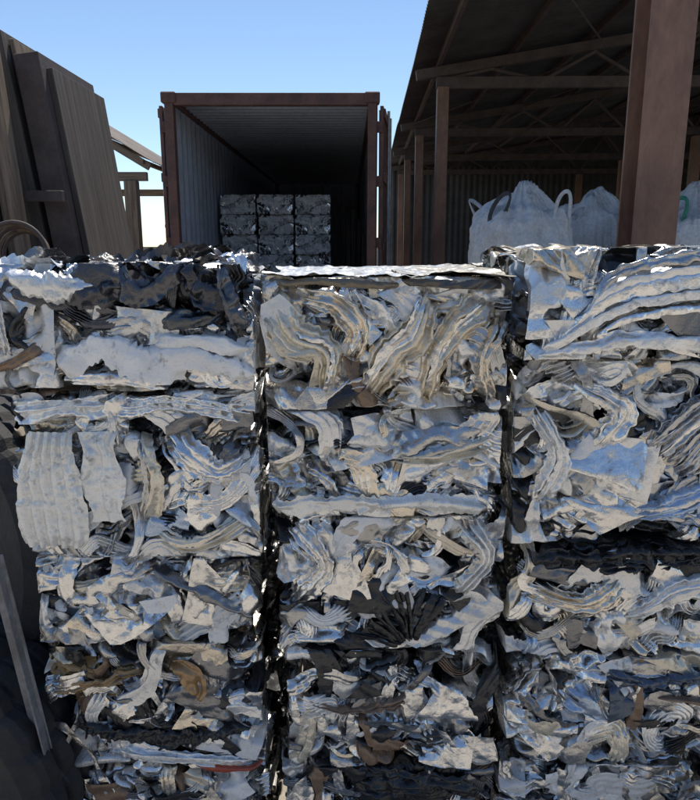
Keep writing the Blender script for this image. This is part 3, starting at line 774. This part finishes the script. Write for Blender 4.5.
# ------------------------------------------------------------------ foreground left bits
tr = empty('truck_tyre', (-1.22, 1.85, .48)); wheel(tr, (0, 0, 0), .48, .30); tr.rotation_euler = (0, 0, math.radians(75))
tr2 = empty('truck_tyre', (-1.26, 2.25, 1.05)); wheel(tr2, (0, 0, 0), .50, .30); tr2.rotation_euler = (math.radians(8), math.radians(6), math.radians(60))
ab = empty('steel_angle_bar', (0, 0, 0))
beam('leg_1', (-.905, 1.66, 1.26), (-.83, 1.66, .68), .030, .005, M_BARG, ab)
beam('leg_2', (-.923, 1.685, 1.26), (-.848, 1.685, .68), .005, .045, M_BARG, ab)
yb = empty('timber_offcut', (.98, 1.60, .0))
box('board', (0, 0, .30), (.09, .04, .60), M_TAN, yb, (0, .05, 0))

# ------------------------------------------------------------------ ground, walls, trees
mb = MB(); g = np.zeros((2, 2, 3)); g[0, 0] = (-300, -300, 0); g[1, 0] = (300, -300, 0); g[1, 1] = (300, 400, 0); g[0, 1] = (-300, 400, 0)
mb.grid(g, (1, 1, 1, 1)); obj('ground', mb.mesh('ground', M_GROUND, False))
box('boundary_wall', (0, 34, .95), (80, .2, 1.9), M_CONC)
# unseen dark building, added behind the photographer for the metal to reflect
wh = empty('added_warehouse', (0, -12, 0))
box('front_wall', (0, 0, 2.3), (30, .25, 4.6), M_PLASTER, wh)
box('side_wall_l', (-14.87, -5.13, 2.3), (.25, 10, 4.6), M_PLASTER, wh); box('side_wall_r', (14.87, -5.13, 2.3), (.25, 10, 4.6), M_PLASTER, wh)
box('roof', (0, -5, 4.7), (30.6, 11, .18), M_GALV, wh)
for x in (-8, -1.5, 6):
    corrugated('roller_door', (x, .16, 0.02), (0, 0, 3.0), (3.0, 0, 0), .12, .02, M_GALV, wh)
    box('door_frame', (x+1.5, .15, 3.1), (3.3, .08, .14), M_STEEL, wh)
for x in (-11, -3.2, 3.6, 10.6):
    box('window', (x, .14, 3.7), (1.2, .05, .8), M_DOOR, wh); box('sill', (x, .17, 3.25), (1.4, .12, .07), M_CONC, wh)

def tree(loc, h, r, seed):
    rng = np.random.default_rng(seed); root = empty('tree', loc)
    tips = []
    def limb(a, b, r0, r1, nm):
        n = 8; P = np.zeros((n+1, 5, 3)); a = np.array(a); b = np.array(b); d = b-a; u = np.cross(d, [.3, .9, .1]); u /= np.linalg.norm(u); v = np.cross(d, u); v /= np.linalg.norm(v)
        for i in range(n+1):
            for j in range(5):
                t_ = j/4; rr = r0+(r1-r0)*t_; q = a+d*t_+np.array([math.sin(t_*3)*.05, 0, 0])*h/5
                P[i, j] = q+rr*(u*math.cos(2*math.pi*i/n)+v*math.sin(2*math.pi*i/n))
        m = MB(); m.grid(P, (1, 1, 1, 1)); obj(nm, m.mesh(nm, M_BARK), root)
    limb((0, 0, 0), (.1, 0, h*.5), h*.035, h*.022, 'trunk')
    for i in range(7):
        a = i*0.9+rng.uniform(0, .5); e = (math.cos(a)*r*.65, math.sin(a)*r*.65, h*rng.uniform(.55, .9))
        limb((.1, 0, h*rng.uniform(.35, .5)), e, h*.015, h*.005, 'limb'); tips.append(e)
    mbx = MB()
    nc = 46
    for i in range(nc):
        t0 = np.array(tips[i % 7])+rng.normal(0, r*.28, 3); cr = r*rng.uniform(.14, .28)
        sh_ = rng.uniform(.6, 1.3)
        n = 130; p = rng.normal(size=(n, 3)); p /= np.linalg.norm(p, axis=1)[:, None]; p = t0+p*cr*rng.uniform(.4, 1, (n, 1))
        a = rng.normal(size=(n, 3)); a /= np.linalg.norm(a, axis=1)[:, None]; b_ = np.cross(a, rng.normal(size=(n, 3))); b_ /= np.linalg.norm(b_, axis=1)[:, None]
        s = h*.018
        Vv = np.stack([p-a*s, p-b_*s*.5, p+a*s, p+b_*s*.5], 1).reshape(-1, 3)
        Qq = np.arange(4*n).reshape(-1, 4)
        mbx.quads(Vv, Qq, (.065*sh_, .10*sh_, .035*sh_, 1))
    obj('crown', mbx.mesh('crown', M_LEAF, False), root)
for i, (x, y, h, r) in enumerate([(-13.5, 30, 3.4, 2.2), (15.5, 20.5, 4.8, 2.6), (16.5, 15, 4.6, 2.4)]):
    tree((x, y, 0), h, r, 70+i)

# ------------------------------------------------------------------ light, sky, camera
EL, AZ = math.radians(62), math.radians(8)
world = bpy.data.worlds.new('World'); scene.world = world; world.use_nodes = True
nt = world.node_tree; bg = nt.nodes['Background']
sky = nt.nodes.new('ShaderNodeTexSky'); sky.sky_type = 'NISHITA'; sky.sun_disc = False
sky.sun_elevation = EL; sky.sun_rotation = AZ; sky.air_density = 0.9; sky.dust_density = 0.0; sky.ozone_density = 2.2
nt.links.new(sky.outputs[0], bg.inputs[0]); bg.inputs[1].default_value = 0.15
sl = bpy.data.lights.new('sun', 'SUN'); sl.energy = 5.0; sl.angle = math.radians(.5); sl.color = (1, .94, .84)
so = bpy.data.objects.new('sun', sl); COL.objects.link(so)
d = Vector((math.sin(AZ)*math.cos(EL), math.cos(AZ)*math.cos(EL), math.sin(EL)))
so.rotation_euler = d.to_track_quat('Z', 'Y').to_euler(); so.location = (0, 0, 20)

cam = bpy.data.cameras.new('camera'); cam.sensor_width = 36; cam.sensor_fit = 'HORIZONTAL'; cam.lens = 36; cam.clip_end = 1500; cam.clip_start = .05
co = bpy.data.objects.new('camera', cam); COL.objects.link(co); co.location = (0, 0, 2.05)
co.rotation_euler = (math.radians(90-12.6), 0, 0)
scene.camera = co
scene.view_settings.view_transform = 'Standard'; scene.view_settings.look = 'None'; scene.view_settings.exposure = 0
